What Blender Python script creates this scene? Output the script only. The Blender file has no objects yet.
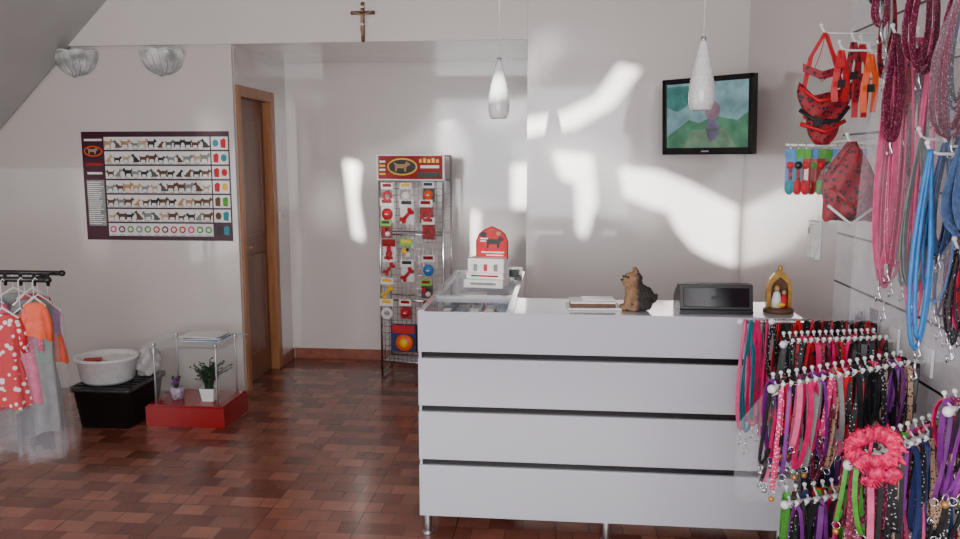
import bpy, math, random
from mathutils import Vector, Matrix
random.seed(7)
R=random.random
def U(a,b): return a+(b-a)*random.random()
D=bpy.data; C=bpy.context
col=C.scene.collection

# ------------------------------------------------------------ materials
def mat(name,c,rough=.5,metal=0.,var=.06,scale=30.,emit=0,trans=0,bump=0.,coat=0.,alpha=1.,spec=.5,c2=None,coatr=.1):
    m=D.materials.new(name); m.use_nodes=True
    nt=m.node_tree; n=nt.nodes; l=nt.links
    p=n['Principled BSDF']
    p.inputs['Roughness'].default_value=rough; p.inputs['Metallic'].default_value=metal
    p.inputs['Specular IOR Level'].default_value=spec
    p.inputs['Coat Weight'].default_value=coat; p.inputs['Coat Roughness'].default_value=coatr
    tc=n.new('ShaderNodeTexCoord'); no=n.new('ShaderNodeTexNoise'); no.inputs['Scale'].default_value=scale
    no.inputs['Detail'].default_value=4
    l.new(tc.outputs['Object'],no.inputs['Vector'])
    r=n.new('ShaderNodeValToRGB'); l.new(no.outputs['Fac'],r.inputs['Fac'])
    a=[max(0,x*(1-var)) for x in c]; b=[min(1,x*(1+var)) for x in (c2 or c)]
    r.color_ramp.elements[0].position=.35; r.color_ramp.elements[1].position=.65
    r.color_ramp.elements[0].color=(*a,1); r.color_ramp.elements[1].color=(*b,1)
    l.new(r.outputs['Color'],p.inputs['Base Color'])
    if emit:
        l.new(r.outputs['Color'],p.inputs['Emission Color']); p.inputs['Emission Strength'].default_value=emit
    if bump:
        bp=n.new('ShaderNodeBump'); bp.inputs['Strength'].default_value=bump; bp.inputs['Distance'].default_value=.01
        l.new(no.outputs['Fac'],bp.inputs['Height']); l.new(bp.outputs['Normal'],p.inputs['Normal'])
    return m
def film(name,c,op=.2,rough=.12,k=.3):
    m=D.materials.new(name); m.use_nodes=True; nt=m.node_tree; n=nt.nodes; l=nt.links
    out=n['Material Output']; p=n['Principled BSDF']; p.inputs['Base Color'].default_value=(*c,1); p.inputs['Roughness'].default_value=rough
    t=n.new('ShaderNodeBsdfTransparent'); mx=n.new('ShaderNodeMixShader')
    lw=n.new('ShaderNodeLayerWeight'); lw.inputs['Blend'].default_value=.35
    ad=n.new('ShaderNodeMath'); ad.operation='MULTIPLY_ADD'; ad.inputs[1].default_value=k; ad.inputs[2].default_value=op; ad.use_clamp=True
    l.new(lw.outputs['Facing'],ad.inputs[0]); l.new(ad.outputs[0],mx.inputs[0])
    l.new(t.outputs[0],mx.inputs[1]); l.new(p.outputs[0],mx.inputs[2]); l.new(mx.outputs[0],out.inputs['Surface'])
    return m
def dots(name,c,c2,scale=60,th=.33):
    m=mat(name,c,.6); nt=m.node_tree; n=nt.nodes; l=nt.links
    v=n.new('ShaderNodeTexVoronoi'); v.inputs['Scale'].default_value=scale
    tc=n.new('ShaderNodeTexCoord'); l.new(tc.outputs['Object'],v.inputs['Vector'])
    r=n.new('ShaderNodeValToRGB'); r.color_ramp.interpolation='CONSTANT'
    r.color_ramp.elements[0].color=(*c2,1); r.color_ramp.elements[1].color=(*c,1); r.color_ramp.elements[1].position=th
    l.new(v.outputs['Distance'],r.inputs['Fac']); l.new(r.outputs['Color'],n['Principled BSDF'].inputs['Base Color'])
    return m
def floor_mat():
    m=mat('floor_tile_mosaic',(.2,.08,.05),.27,coat=.25,coatr=.12); nt=m.node_tree; n=nt.nodes; l=nt.links; p=n['Principled BSDF']
    tc=n.new('ShaderNodeTexCoord')
    b=n.new('ShaderNodeTexBrick'); b.inputs['Scale'].default_value=1
    b.inputs['Brick Width'].default_value=.15; b.inputs['Row Height'].default_value=.11; b.inputs['Mortar Size'].default_value=.002
    b.inputs['Color1'].default_value=(.175,.048,.030,1); b.inputs['Color2'].default_value=(.42,.155,.10,1); b.inputs['Mortar'].default_value=(.14,.05,.035,1)
    b.inputs['Bias'].default_value=-.05
    l.new(tc.outputs['Object'],b.inputs['Vector'])
    no=n.new('ShaderNodeTexNoise'); no.inputs['Scale'].default_value=9; no.inputs['Detail'].default_value=6
    l.new(tc.outputs['Object'],no.inputs['Vector'])
    mx=n.new('ShaderNodeMix'); mx.data_type='RGBA'; mx.blend_type='MULTIPLY'; mx.inputs['Factor'].default_value=.5
    r=n.new('ShaderNodeValToRGB'); l.new(no.outputs['Fac'],r.inputs['Fac'])
    r.color_ramp.elements[0].position=.3; r.color_ramp.elements[0].color=(.5,.45,.43,1); r.color_ramp.elements[1].position=.7; r.color_ramp.elements[1].color=(1,1,1,1)
    l.new(b.outputs['Color'],mx.inputs['A']); l.new(r.outputs['Color'],mx.inputs['B'])
    # larger 33 cm tile joints
    g=n.new('ShaderNodeTexBrick'); g.offset=0; g.inputs['Scale'].default_value=1; g.inputs['Brick Width'].default_value=.45; g.inputs['Row Height'].default_value=.44
    g.inputs['Mortar Size'].default_value=.004; g.inputs['Color1'].default_value=(1,1,1,1); g.inputs['Color2'].default_value=(.85,.85,.85,1); g.inputs['Mortar'].default_value=(.5,.45,.42,1)
    l.new(tc.outputs['Object'],g.inputs['Vector'])
    m2=n.new('ShaderNodeMix'); m2.data_type='RGBA'; m2.blend_type='MULTIPLY'; m2.inputs['Factor'].default_value=.8
    l.new(mx.outputs['Result'],m2.inputs['A']); l.new(g.outputs['Color'],m2.inputs['B'])
    l.new(m2.outputs['Result'],p.inputs['Base Color'])
    bp=n.new('ShaderNodeBump'); bp.inputs['Strength'].default_value=.25; bp.inputs['Distance'].default_value=.004; bp.invert=True
    l.new(b.outputs['Fac'],bp.inputs['Height']); l.new(bp.outputs['Normal'],p.inputs['Normal'])
    return m
def wood_mat(name,a,b):
    m=mat(name,a,.35); nt=m.node_tree; n=nt.nodes; l=nt.links
    tc=n.new('ShaderNodeTexCoord'); mp=n.new('ShaderNodeMapping'); mp.inputs['Scale'].default_value=(8,8,.7)
    no=n.new('ShaderNodeTexNoise'); no.inputs['Scale'].default_value=5; no.inputs['Detail'].default_value=8
    l.new(tc.outputs['Object'],mp.inputs['Vector']); l.new(mp.outputs['Vector'],no.inputs['Vector'])
    r=n.new('ShaderNodeValToRGB'); r.color_ramp.elements[0].position=.3; r.color_ramp.elements[1].position=.7
    r.color_ramp.elements[0].color=(*a,1); r.color_ramp.elements[1].color=(*b,1)
    l.new(no.outputs['Fac'],r.inputs['Fac']); l.new(r.outputs['Color'],n['Principled BSDF'].inputs['Base Color'])
    return m

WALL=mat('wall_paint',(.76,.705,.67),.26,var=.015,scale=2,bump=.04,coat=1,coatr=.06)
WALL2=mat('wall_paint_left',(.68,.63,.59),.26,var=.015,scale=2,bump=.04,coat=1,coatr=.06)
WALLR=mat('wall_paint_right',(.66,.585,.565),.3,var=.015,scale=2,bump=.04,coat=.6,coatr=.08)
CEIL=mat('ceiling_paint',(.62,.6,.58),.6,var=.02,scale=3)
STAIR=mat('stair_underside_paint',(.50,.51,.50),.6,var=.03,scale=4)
FLOOR=floor_mat()
BASE=mat('skirting_tile',(.32,.11,.07),.3,var=.2,scale=12)
WOOD=wood_mat('door_wood',(.32,.125,.045),(.45,.19,.075))
WOODD=wood_mat('door_leaf_wood',(.16,.06,.03),(.25,.10,.05))
WHITE=mat('white_laminate',(.62,.635,.70),.16,var=.01,scale=2,coat=.8,coatr=.04)
PLW=mat('white_plastic',(.85,.85,.85),.35)
BLK=mat('black_plastic',(.012,.012,.014),.35)
BLKG=mat('black_gloss',(.008,.008,.01),.1)
GAP=mat('dark_metal_strip',(.010,.010,.012),.25,metal=.2)
CHR=mat('chrome',(.7,.7,.72),.2,metal=1)
ALU=mat('aluminium',(.55,.57,.6),.35,metal=1)
DKM=mat('dark_rail_metal',(.05,.05,.05),.35,metal=.8)
GLASS=film('clear_glass',(.75,.85,.82),.03,.03,.15)
FILM=film('clear_plastic_film',(.85,.85,.9),.04,.12,.2)
FILM2=film('frosted_plastic_film',(.8,.8,.87),.07,.12,.24)
RED=mat('red_fabric',(.55,.004,.012),.55,var=.15)
REDG=mat('red_lacquer',(.30,.004,.006),.2,var=.05)
MAR=mat('maroon_print',(.05,.003,.018),.3,var=.1)
PINK=mat('pink_strap',(.78,.11,.27),.5,var=.15)
HOT=mat('hot_pink_strap',(.72,.008,.13),.45,var=.15)
PUR=mat('purple_strap',(.20,.02,.25),.5,var=.2)
BLUE=mat('blue_strap',(.03,.20,.55),.5,var=.15)
NAVY=mat('navy_strap',(.015,.03,.12),.6,var=.2)
TEAL=mat('teal_strap',(.02,.25,.3),.5)
GRN=mat('green_strap',(.07,.33,.03),.5,var=.2)
LIME=mat('lime_card',(.22,.6,.05),.5)
YEL=mat('yellow_plastic',(.9,.55,.01),.4)
ORG=mat('orange_fabric',(.9,.10,.008),.5,var=.1)
CORAL=mat('coral_fabric',(.9,.11,.03),.7,var=.1)
BRN=mat('brown_leather',(.12,.05,.02),.5,var=.2)
BLKS=mat('black_strap',(.012,.012,.014),.45,var=.3)
GRY=mat('grey_fabric',(.25,.27,.26),.8,var=.15)
SAGE=mat('sage_fabric',(.20,.30,.24),.8,var=.15)
LAV=mat('lavender_fabric',(.45,.22,.45),.8,var=.15)
PINKD=dots('pink_dotted_fabric',(.85,.12,.27),(.95,.7,.8),70,.22)
REDD=dots('red_dotted_fabric',(.62,.008,.02),(.9,.8,.8),32)
REDP=dots('red_paisley_fabric',(.30,.004,.014),(.012,.004,.015),60,.36)
MARP=dots('maroon_sequin_fabric',(.16,.006,.035),(.45,.15,.25),130)
BLKD=dots('black_studded_strap',(.01,.01,.012),(.6,.6,.65),110,.25)
PNKD=dots('pink_studded_strap',(.7,.012,.14),(.9,.5,.65),130)
LEO=dots('leopard_strap',(.5,.3,.2),(.03,.02,.02),120)
DEN=mat('denim_fabric',(.06,.11,.24),.8,var=.3,scale=80)
CREAM=mat('card_white',(.85,.84,.81),.5)
TAN=mat('tan',(.5,.28,.13),.7,var=.2)
GOLD=mat('gold_paint',(.5,.27,.06),.35,metal=.5,var=.2)
LEAF=mat('plant_leaf',(.02,.055,.02),.5,var=.3)
SKIN=mat('corpus_resin',(.45,.27,.17),.5)

# ------------------------------------------------------------ builder
class B:
    def __init__(s,name): s.name=name; s.v=[]; s.f=[]; s.mi=[]; s.sm=[]; s.mats=[]; s.M=Matrix()
    def add(s,vs,fs,m,smooth=False):
        if m not in s.mats: s.mats.append(m)
        k=s.mats.index(m); o=len(s.v)
        s.v+= [s.M@Vector(v) for v in vs]
        for f in fs: s.f.append([i+o for i in f]); s.mi.append(k); s.sm.append(smooth)
    def box(s,c,d,m,rot=None):
        c=Vector(c); vs=[]
        Rm=rot if rot else Matrix.Identity(3)
        for x in(-.5,.5):
            for y in(-.5,.5):
                for z in(-.5,.5): vs.append(c+Rm@Vector((x*d[0],y*d[1],z*d[2])))
        s.add(vs,[(0,1,3,2),(4,6,7,5),(0,4,5,1),(2,3,7,6),(0,2,6,4),(1,5,7,3)],m)
    def bb(s,x0,x1,y0,y1,z0,z1,m): s.box(((x0+x1)/2,(y0+y1)/2,(z0+z1)/2),(x1-x0,y1-y0,z1-z0),m)
    def loft(s,rings,m,cap=True,smooth=True,closed=True):
        n=len(rings[0]); vs=[p for r in rings for p in r]; fs=[]
        for i in range(len(rings)-1):
            for j in range(n if closed else n-1):
                k=(j+1)%n; fs.append((i*n+j,i*n+k,(i+1)*n+k,(i+1)*n+j))
        if cap and closed: fs.append(tuple(range(n-1,-1,-1))); fs.append(tuple((len(rings)-1)*n+j for j in range(n)))
        s.add(vs,fs,m,smooth)
    def tube(s,pts,r,m,seg=8,loop=False):
        pts=[Vector(p) for p in pts]; N=len(pts); rs=r if isinstance(r,(list,tuple)) else [r]*N
        rings=[]; up=None
        for i,p in enumerate(pts):
            if loop: t=pts[(i+1)%N]-pts[i-1]
            else: t=pts[min(i+1,N-1)]-pts[max(i-1,0)]
            t.normalize()
            if up is None: up=Vector((0,0,1)) if abs(t.z)<.9 else Vector((0,1,0))
            a=up-t*up.dot(t)
            if a.length<1e-4: a=t.orthogonal()
            a.normalize(); up=a; b=t.cross(a)
            rings.append([p+(a*math.cos(q)+b*math.sin(q))*rs[i] for q in [2*math.pi*j/seg for j in range(seg)]])
        if loop: rings.append(rings[0])
        s.loft(rings,m,cap=not loop)
    def cyl(s,a,b,r,m,r2=None,seg=16): s.tube([a,b],[r,r if r2 is None else r2],m,seg)
    def lathe(s,prof,c,m,seg=24,sx=1,sy=1,cap=False):
        c=Vector(c)
        s.loft([[c+Vector((r*sx*math.cos(2*math.pi*j/seg),r*sy*math.sin(2*math.pi*j/seg),z)) for j in range(seg)] for r,z in prof],m,cap=cap)
    def ell(s,c,r,m,seg=14,rot=None):
        c=Vector(c); Rm=rot if rot else Matrix.Identity(3)
        if not isinstance(r,(list,tuple)): r=(r,r,r)
        rings=[]
        for i in range(1,9):
            t=math.pi*i/9
            rings.append([c+Rm@Vector((r[0]*math.sin(t)*math.cos(q),r[1]*math.sin(t)*math.sin(q),r[2]*math.cos(t))) for q in [2*math.pi*j/seg for j in range(seg)]])
        s.loft(rings,m)
    def prism(s,p2,o,ax,ay,th,m):
        o=Vector(o);ax=Vector(ax);ay=Vector(ay);n=ax.cross(ay)
        if n.length>0: n.normalize()
        A=[o+ax*x+ay*y for x,y in p2]; Bv=[p+n*th for p in A]; k=len(p2)
        s.add(A+Bv,[tuple(range(k-1,-1,-1)),tuple(range(k,2*k))]+[(i,(i+1)%k,(i+1)%k+k,i+k) for i in range(k)],m)
    def strap(s,pts,w,wd,m,t=.0025):
        wd=Vector(wd).normalized()*w/2; rings=[]; N=len(pts); pts=[Vector(p) for p in pts]
        for i,p in enumerate(pts):
            tg=pts[min(i+1,N-1)]-pts[max(i-1,0)]; nn=tg.cross(wd)
            if nn.length<1e-6: nn=Vector((0,1,0))
            nn.normalize(); nn*=t/2
            rings.append([p-wd-nn,p+wd-nn,p+wd+nn,p-wd+nn])
        s.loft(rings,m,smooth=False)
    def finish(s,bevel=0,seg=2):
        me=D.meshes.new(s.name); me.from_pydata(s.v,[],s.f)
        for m in s.mats: me.materials.append(m)
        me.polygons.foreach_set('material_index',s.mi); me.polygons.foreach_set('use_smooth',s.sm)
        me.update(); o=D.objects.new(s.name,me); col.objects.link(o)
        if bevel:
            md=o.modifiers.new('bevel','BEVEL'); md.width=bevel; md.segments=seg; md.limit_method='ANGLE'; md.angle_limit=math.radians(50)
        return o
def rz(a): return Matrix.Rotation(math.radians(a),3,'Z')
def rx(a): return Matrix.Rotation(math.radians(a),3,'X')
def ry(a): return Matrix.Rotation(math.radians(a),3,'Y')

# ------------------------------------------------------------ camera
H=1.65
cam=D.cameras.new('camera'); co=D.objects.new('camera',cam); col.objects.link(co)
cam.sensor_width=36; cam.lens=30.0; cam.clip_start=.05
co.location=(0,0,H); co.rotation_euler=(math.radians(90-7.8),0,math.radians(5.7))
C.scene.camera=co

# ------------------------------------------------------------ room
XL=-4.2; XR=1.165; YF=-1.5
b=B('floor'); b.bb(XL-.1,XR+.1,YF-.1,6.55,-.1,0,FLOOR); b.finish()
b=B('ceiling'); b.bb(XL-.1,XR+.1,YF-.1,6.55,3.1,3.2,CEIL); b.finish()
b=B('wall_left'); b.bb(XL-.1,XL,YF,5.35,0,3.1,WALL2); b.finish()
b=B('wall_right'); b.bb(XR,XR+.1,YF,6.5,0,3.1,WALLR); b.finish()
b=B('wall_back'); b.bb(-.22,XR,5.30,5.42,0,3.1,WALL); b.finish()
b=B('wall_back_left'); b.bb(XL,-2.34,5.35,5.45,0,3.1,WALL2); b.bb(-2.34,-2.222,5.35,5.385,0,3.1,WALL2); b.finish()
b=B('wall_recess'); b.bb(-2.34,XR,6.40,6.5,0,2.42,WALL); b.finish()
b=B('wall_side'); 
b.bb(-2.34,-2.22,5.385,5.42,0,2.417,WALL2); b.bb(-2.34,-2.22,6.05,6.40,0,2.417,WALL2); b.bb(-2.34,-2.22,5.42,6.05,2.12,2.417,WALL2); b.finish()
b=B('ceiling_beam'); b.bb(-3.6,-.22,5.30,6.5,2.417,3.1,WALL); b.finish(.004)
b=B('baseboard_recess'); b.bb(-2.2,-.22,6.385,6.40,0,.085,BASE); b.finish(.002)
b=B('baseboard_side'); b.bb(-2.22,-2.205,6.11,6.385,0,.085,BASE); b.finish(.002)
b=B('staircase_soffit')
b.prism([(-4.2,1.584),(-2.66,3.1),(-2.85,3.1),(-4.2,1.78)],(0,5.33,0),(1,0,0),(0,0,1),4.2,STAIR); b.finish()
DX,DZ=.22,-.10; SH=5.3-YF
sun_patch_cutouts=[  # made-up openings: wanted sun patches traced back onto the unseen front wall
 [(.38,1.60),(.62,1.575),(.82,1.50),(1.14,1.34),(1.14,.97),(.98,1.02),(.87,1.08),(.76,1.2),(.70,1.32),(.56,1.36),(.42,1.42)],
 [(-.05,1.70),(.2,1.68),(.24,1.38),(.17,1.14),(.12,1.18),(.10,1.5),(.0,1.54)],
 [(-.30,1.90),(.0,1.95),(.22,2.05),(.36,2.25),(.46,2.52),(.60,2.52),(.50,2.22),(.34,2.00),(.1,1.86),(-.25,1.80)],
 [(.70,2.2),(.78,2.5),(.94,2.55),(.86,2.3)],
 [(-.62,1.72),(-.47,1.72),(-.47,1.38),(-.62,1.38)],
 [(-1.98,1.75),(-1.86,1.72),(-1.89,1.45),(-1.84,1.1),(-1.92,1.15)],
 [(-.95,1.35),(-.89,1.35),(-.89,.95),(-.95,.95)],
]
cu=D.curves.new('wf','CURVE'); cu.dimensions='2D'; cu.fill_mode='BOTH'; cu.extrude=.02
def spl(pts):
    sp=cu.splines.new('POLY'); sp.points.add(len(pts)-1)
    for i,(x,y) in enumerate(pts): sp.points[i].co=(x,y,0,1)
    sp.use_cyclic_u=True
spl([(XL,0),(XR,0),(XR,3.1),(XL,3.1)])
for h in sun_patch_cutouts: spl([(x-DX*SH,z-DZ*SH) for x,z in h])
tmp=D.objects.new('tmp',cu); col.objects.link(tmp); tmp.rotation_euler=(math.pi/2,0,0); tmp.location=(0,YF,0)
C.view_layer.update()
me=D.meshes.new_from_object(tmp.evaluated_get(C.evaluated_depsgraph_get())); me.transform(tmp.matrix_world)
D.objects.remove(tmp); me.name='wall_front_sun_mask'; me.materials.clear(); me.materials.append(WALL2)
wf=D.objects.new('wall_front_sun_mask',me); col.objects.link(wf)  # unseen wall behind the camera, pierced only to shape the sunlight

# door
b=B('door_1')
b.bb(-2.219,-2.203,5.39,5.45,0,2.16,WOOD); b.bb(-2.219,-2.203,6.02,6.10,0,2.16,WOOD); b.bb(-2.219,-2.203,5.45,6.02,2.085,2.16,WOOD)
b.bb(-2.33,-2.219,5.425,5.45,0,2.10,WOOD); b.bb(-2.33,-2.219,6.02,6.045,0,2.10,WOOD); b.bb(-2.33,-2.219,5.45,6.02,2.085,2.11,WOOD)
b.bb(-2.31,-2.27,5.45,6.02,.005,2.085,WOODD)
for z0,z1 in((.2,.95),(1.1,1.95)):
    b.bb(-2.273,-2.262,5.53,5.94,z0,z1,WOODD)
    for y0,y1,a,c in((5.53,5.94,z0,z0+.02),(5.53,5.94,z1-.02,z1),(5.53,5.55,z0,z1),(5.92,5.94,z0,z1)): b.bb(-2.27,-2.256,y0,y1,a,c,WOODD)
b.cyl((-2.27,5.5,1.02),(-2.225,5.5,1.02),.01,GOLD); b.cyl((-2.228,5.5,1.02),(-2.228,5.6,1.02),.008,GOLD)
b.bb(-2.271,-2.264,5.48,5.52,.93,1.09,GOLD)
b.finish(.003)
b=B('light_switch'); b.bb(-2.22,-2.21,6.13,6.19,1.16,1.24,PLW); b.bb(-2.212,-2.206,6.145,6.175,1.175,1.225,CREAM); b.finish(.002)

# ------------------------------------------------------------ reception counter (top at 1.012)
CX0,CX1,CY=-.596,.99,3.3; CT=1.012
b=B('reception_counter')
lev=[(.10,.331),(.359,.572),(.600,.809),(.837,CT)]
for z0,z1 in lev: b.bb(CX0,CX1,CY,CY+.018,z0,z1,WHITE)
b.bb(CX0+.01,CX1-.01,CY+.018,CY+.035,.10,CT-.03,GAP)
b.bb(CX0,CX0+.018,CY+.018,CY+.39,.1,CT-.025,WHITE)
b.bb(CX1-.018,CX1,CY+.018,CY+.38,.1,CT-.022,WHITE)
b.bb(-.19,CX1-.02,CY+.33,CY+.35,.1,CT-.03,WHITE)
b.bb(-.19,CX1,CY+.018,CY+.38,CT-.022,CT,WHITE)
b.bb(CX0+.01,CX1-.01,CY+.04,CY+.35,.10,.12,WHITE)
b.bb(CX0,CX0+.025,CY+.018,CY+.39,CT-.025,CT+.004,WHITE); b.bb(-.22,-.19,CY+.018,CY+.39,CT-.025,CT+.004,WHITE)
b.bb(CX0,-.19,CY+.37,CY+.39,CT-.025,CT+.003,WHITE); b.bb(-.21,-.19,CY+.04,CY+.39,.1,CT-.025,WHITE)
b.bb(CX0+.02,-.22,CY+.035,CY+.37,CT-.012,CT-.006,GLASS); b.bb(CX0+.02,-.21,CY+.036,CY+.385,.86,.875,CREAM)
for i in range(5):
    b.bb(-.52+i*.062,-.47+i*.062,3.40,3.62,.875,.985,[NAVY,BLKS,NAVY,BLKS,NAVY][i]); b.bb(-.512+i*.062,-.478+i*.062,3.44,3.52,.985,.988,[CREAM,BLUE,CREAM,ALU,BLUE][i])
for x in(CX0+.03,.22,CX1-.04):
    for y in(CY+.04,CY+.32):
        b.cyl((x,y,.0),(x,y,.10),.018,ALU); b.cyl((x,y,0),(x,y,.01),.026,ALU)
b.finish(.002)
b=B('glass_display_case')
b.M=Matrix.Translation((0,0,CT-1.03))
x0,x1,y0,y1=-.596,-.195,3.695,4.56; F=1.03-CT
for x in(x0,x1-.025): b.bb(x,x+.025,y0,y1,1.005,1.034,WHITE)
for y in(y0,y1-.03): b.bb(x0,x1,y,y+.03,1.005,1.033,WHITE)
for x in(x0,x1-.02):
    for y in(y0,y1-.02): b.bb(x,x+.02,y,y+.02,F,1.005,WHITE)
b.bb(x0+.02,x1-.02,y0+.02,y1-.03,1.018,1.024,GLASS)
b.bb(x0,x0+.02,y0,y1,.06,.72,WHITE); b.bb(x1-.02,x1,y0,y1,.06,1.0,WHITE)
b.bb(x0,x1,y1-.012,y1,.06,1.0,WHITE)
b.bb(x0+.02,x1-.02,y0,y1-.02,.80,.815,CREAM)
b.bb(x0+.004,x0+.010,y0,y1,.74,1.0,GLASS)
b.bb(x0,x1,y0,y1,.05,.07,WHITE)
for i in range(9):
    yy=3.74+i*.085
    b.bb(-.55+U(0,.02),-.40,yy,yy+.06,.815,.90+U(0,.06),[NAVY,CREAM,RED,BLK,CREAM,NAVY,TEAL,CREAM,RED][i])
    b.bb(-.37,-.24+U(0,.01),yy,yy+.06,.815,.90+U(0,.05),[CREAM,NAVY,CREAM,ALU,BLUE,CREAM,RED,NAVY,BLK][i])
b.finish(.0015)
dogp=[(-.5,0),(-.40,0),(-.36,.26),(-.28,.32),(.12,.30),(.16,0),(.26,0),(.29,.3),(.36,.5),(.5,.56),(.58,.66),(.48,.8),(.38,.84),(.33,.95),(.25,.82),(.18,.68),(-.35,.68),(-.55,.84),(-.6,.8),(-.48,.55)]
dogsit=[(-.35,0),(.3,0),(.3,.08),(.2,.1),(.22,.5),(.3,.62),(.48,.68),(.46,.8),(.3,.86),(.22,1.0),(.12,.88),(.05,.7),(-.2,.5),(-.36,.25),(-.5,.2),(-.5,.08)]
cir=lambda x,y,r,k=1.:[(x+r*math.cos(q*math.pi/10),y+r*k*math.sin(q*math.pi/10)) for q in range(20)]

b=B('counter_treat_display')
cx,cy=-.37,3.98
b.M=Matrix.Translation((cx,cy,CT+.0045))@Matrix.Rotation(math.radians(-8),4,'Z')
b.box((0,.03,.02),(.2,.16,.04),CREAM); b.box((0,.045,.055),(.19,.12,.03),CREAM); b.box((0,.055,.105),(.185,.1,.07),CREAM)
for i in range(7): b.box((-.078+i*.026,.0,.095),(.018,.008,.035),[CREAM,GRY,CREAM,RED,CREAM,GRY,CREAM][i])
b.box((0,-.052,.02),(.13,.003,.012),GRY); b.box((0,-.018,.055),(.14,.003,.008),REDG)
p=[(-.085,.0),(.085,.0),(.085,.07),(.07,.1),(.045,.115),(.0,.13),(-.045,.115),(-.07,.1),(-.085,.07)]
p=[(x+.015,y*1.3) for x,y in p]
b.prism(p,(0,.09,.13),(1,0,0),(0,0,1),.006,REDG); b.prism([(x*.92,y*.94+.004) for x,y in p],(0.001,.085,.13),(1,0,0),(0,0,1),.004,RED)
b.prism([(a*.085,q*.07) for a,q in dogp],(.03,.080,.185),(1,0,0),(0,0,1),.001,BLK)
b.prism(cir(0,0,.018,.8),(-.03,.080,.255),(1,0,0),(0,0,1),.001,BLK); b.prism(cir(0,0,.012,.9),(.05,.080,.262),(1,0,0),(0,0,1),.001,TAN)
for k_,(xx,zz,w_) in enumerate(((-.045,.235,.04),(-.05,.222,.03),(.0,.165,.12),(.01,.15,.09))): b.box((xx+.02,.079,zz),(w_,.001,.007),CREAM)
b.finish(.001)
b=B('card_holder'); b.M=Matrix.Translation((0,0,CT-1.03)); b.bb(-.235,-.2,4.2,4.3,1.035,1.05,BLK); b.prism([(0,0),(.09,0),(.09,.05),(0,.05)],(-.29,4.33,1.035),(1,0,0),(0,.3,1),.012,PLW); b.bb(-.27,-.215,4.31,4.33,1.035,1.075,BLK); b.finish(.001)

b=B('receipt_book_tray')
b.M=Matrix.Translation((.15,3.47,CT+.001))@Matrix.Rotation(math.radians(3),4,'Z')
b.box((0,0,.004),(.23,.15,.008),CREAM); b.box((-.005,.0,.017),(.19,.12,.018),BRN); b.box((-.005,0,.03),(.195,.125,.008),CREAM); b.box((.02,.01,.037),(.14,.09,.005),PLW)
b.finish(.001)

b=B('cash_register')
b.M=Matrix.Translation((.655,3.36,CT+.001))
prof=[(0,0),(.20,0),(.20,.05),(.10,.112),(.075,.122),(.03,.120),(.008,.02),(0,.015)]
b.prism([(y,z) for y,z in prof],(-.15,0,0),(0,1,0),(0,0,1),.30,BLK)
b.box((0,.017,.068),(.27,.003,.08),BLKG,rot=rx(-12.5)); b.box((0,.015,.066),(.04,.004,.012),GAP,rot=rx(-12.5))
for i in range(5):
    for j in range(4): b.box((-.08+i*.028,.12+j*.019,.104-.0118*j),(.018,.013,.006),GRY,rot=rx(-32))
b.finish(.004)

b=B('nativity_figurine')
b.M=Matrix.Translation((.925,3.44,CT+.001))
b.lathe([(.0,0),(.062,0),(.062,.012),(.05,.022),(0,.022)],(0,0,0),BRN,cap=False)
arch=[(-.05,0),(-.052,.08),(-.04,.12),(-.02,.145),(0,.16),(.02,.145),(.04,.12),(.052,.08),(.05,0),(.034,0),(.036,.075),(.028,.105),(.0,.13),(-.028,.105),(-.036,.075),(-.034,0)]
b.prism(arch,(0,.02,.02),(1,0,0),(0,0,1),.03,GOLD)
b.prism([(-.04,0),(-.04,.09),(0,.14),(.04,.09),(.04,0)],(0,.026,.02),(1,0,0),(0,0,1),.006,BRN)
b.lathe([(.022,0),(.02,.03),(.013,.06),(.006,.068)],(-.012,-.01,.022),CREAM,cap=True); b.ell((-.012,-.012,.1),(.01,.01,.012),SKIN); b.ell((-.012,-.008,.103),(.013,.012,.014),GOLD)
b.lathe([(.018,0),(.016,.03),(.011,.048),(.005,.055)],(.016,-.014,.022),RED,cap=True); b.ell((.016,-.016,.086),(.009,.009,.011),SKIN); b.ell((.016,-.012,.09),(.011,.01,.01),BRN)
b.ell((.002,-.032,.036),(.018,.01,.009),YEL); b.ell((.0,-.034,.046),(.007,.006,.006),SKIN)
b.ell((0,.0,.185),(.01,.008,.014),GOLD)
b.finish()

# Yorkshire terrier toy
root=D.objects.new('terrier_plush_toy',None); col.objects.link(root); root.location=(.335,3.43,CT+.002)
root.scale=(1.2,1.12,1.02)
b=B('body')
def L(c,r,rot=None): b.ell(c,r,BRN,rot=rot)
L((.012,.01,.052),(.048,.045,.052)); L((-.006,0,.08),(.038,.036,.042),ry(-18))
L((-.012,-.002,.108),(.03,.028,.027))
L((-.018,-.008,.133),(.034,.032,.028)); L((-.038,-.022,.126),(.020,.018,.014),rz(25)); L((-.028,-.02,.115),(.025,.022,.018))
for s,yy in((1,-.026),(-1,.022)):
    b.ell((-.008,yy+.006,.162),(.009,.013,.015),BRN)
    b.tube([(-.02,yy*.75,.085),(-.03,yy*.8,.045),(-.034,yy*.8,.012)],[.018,.014,.012],BRN,10)
    b.ell((-.042,yy*.8,.011),(.019,.013,.011),BRN)
    b.ell((.016,yy*1.25,.028),(.034,.019,.027),BRN,rot=ry(15)); b.ell((-.012,yy*1.5,.011),(.026,.012,.011),BRN)
b.tube([(.045,.01,.03),(.062,.012,.045),(.066,.01,.066)],[.012,.011,.006],BRN,8)
ob=b.finish(); ob.parent=root
md=ob.modifiers.new('r','REMESH'); md.mode='VOXEL'; md.voxel_size=.0025; md.use_smooth_shade=True
tx=D.textures.new('fur','CLOUDS'); tx.noise_scale=.007
md=ob.modifiers.new('d','DISPLACE'); md.texture=tx; md.strength=.012
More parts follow.
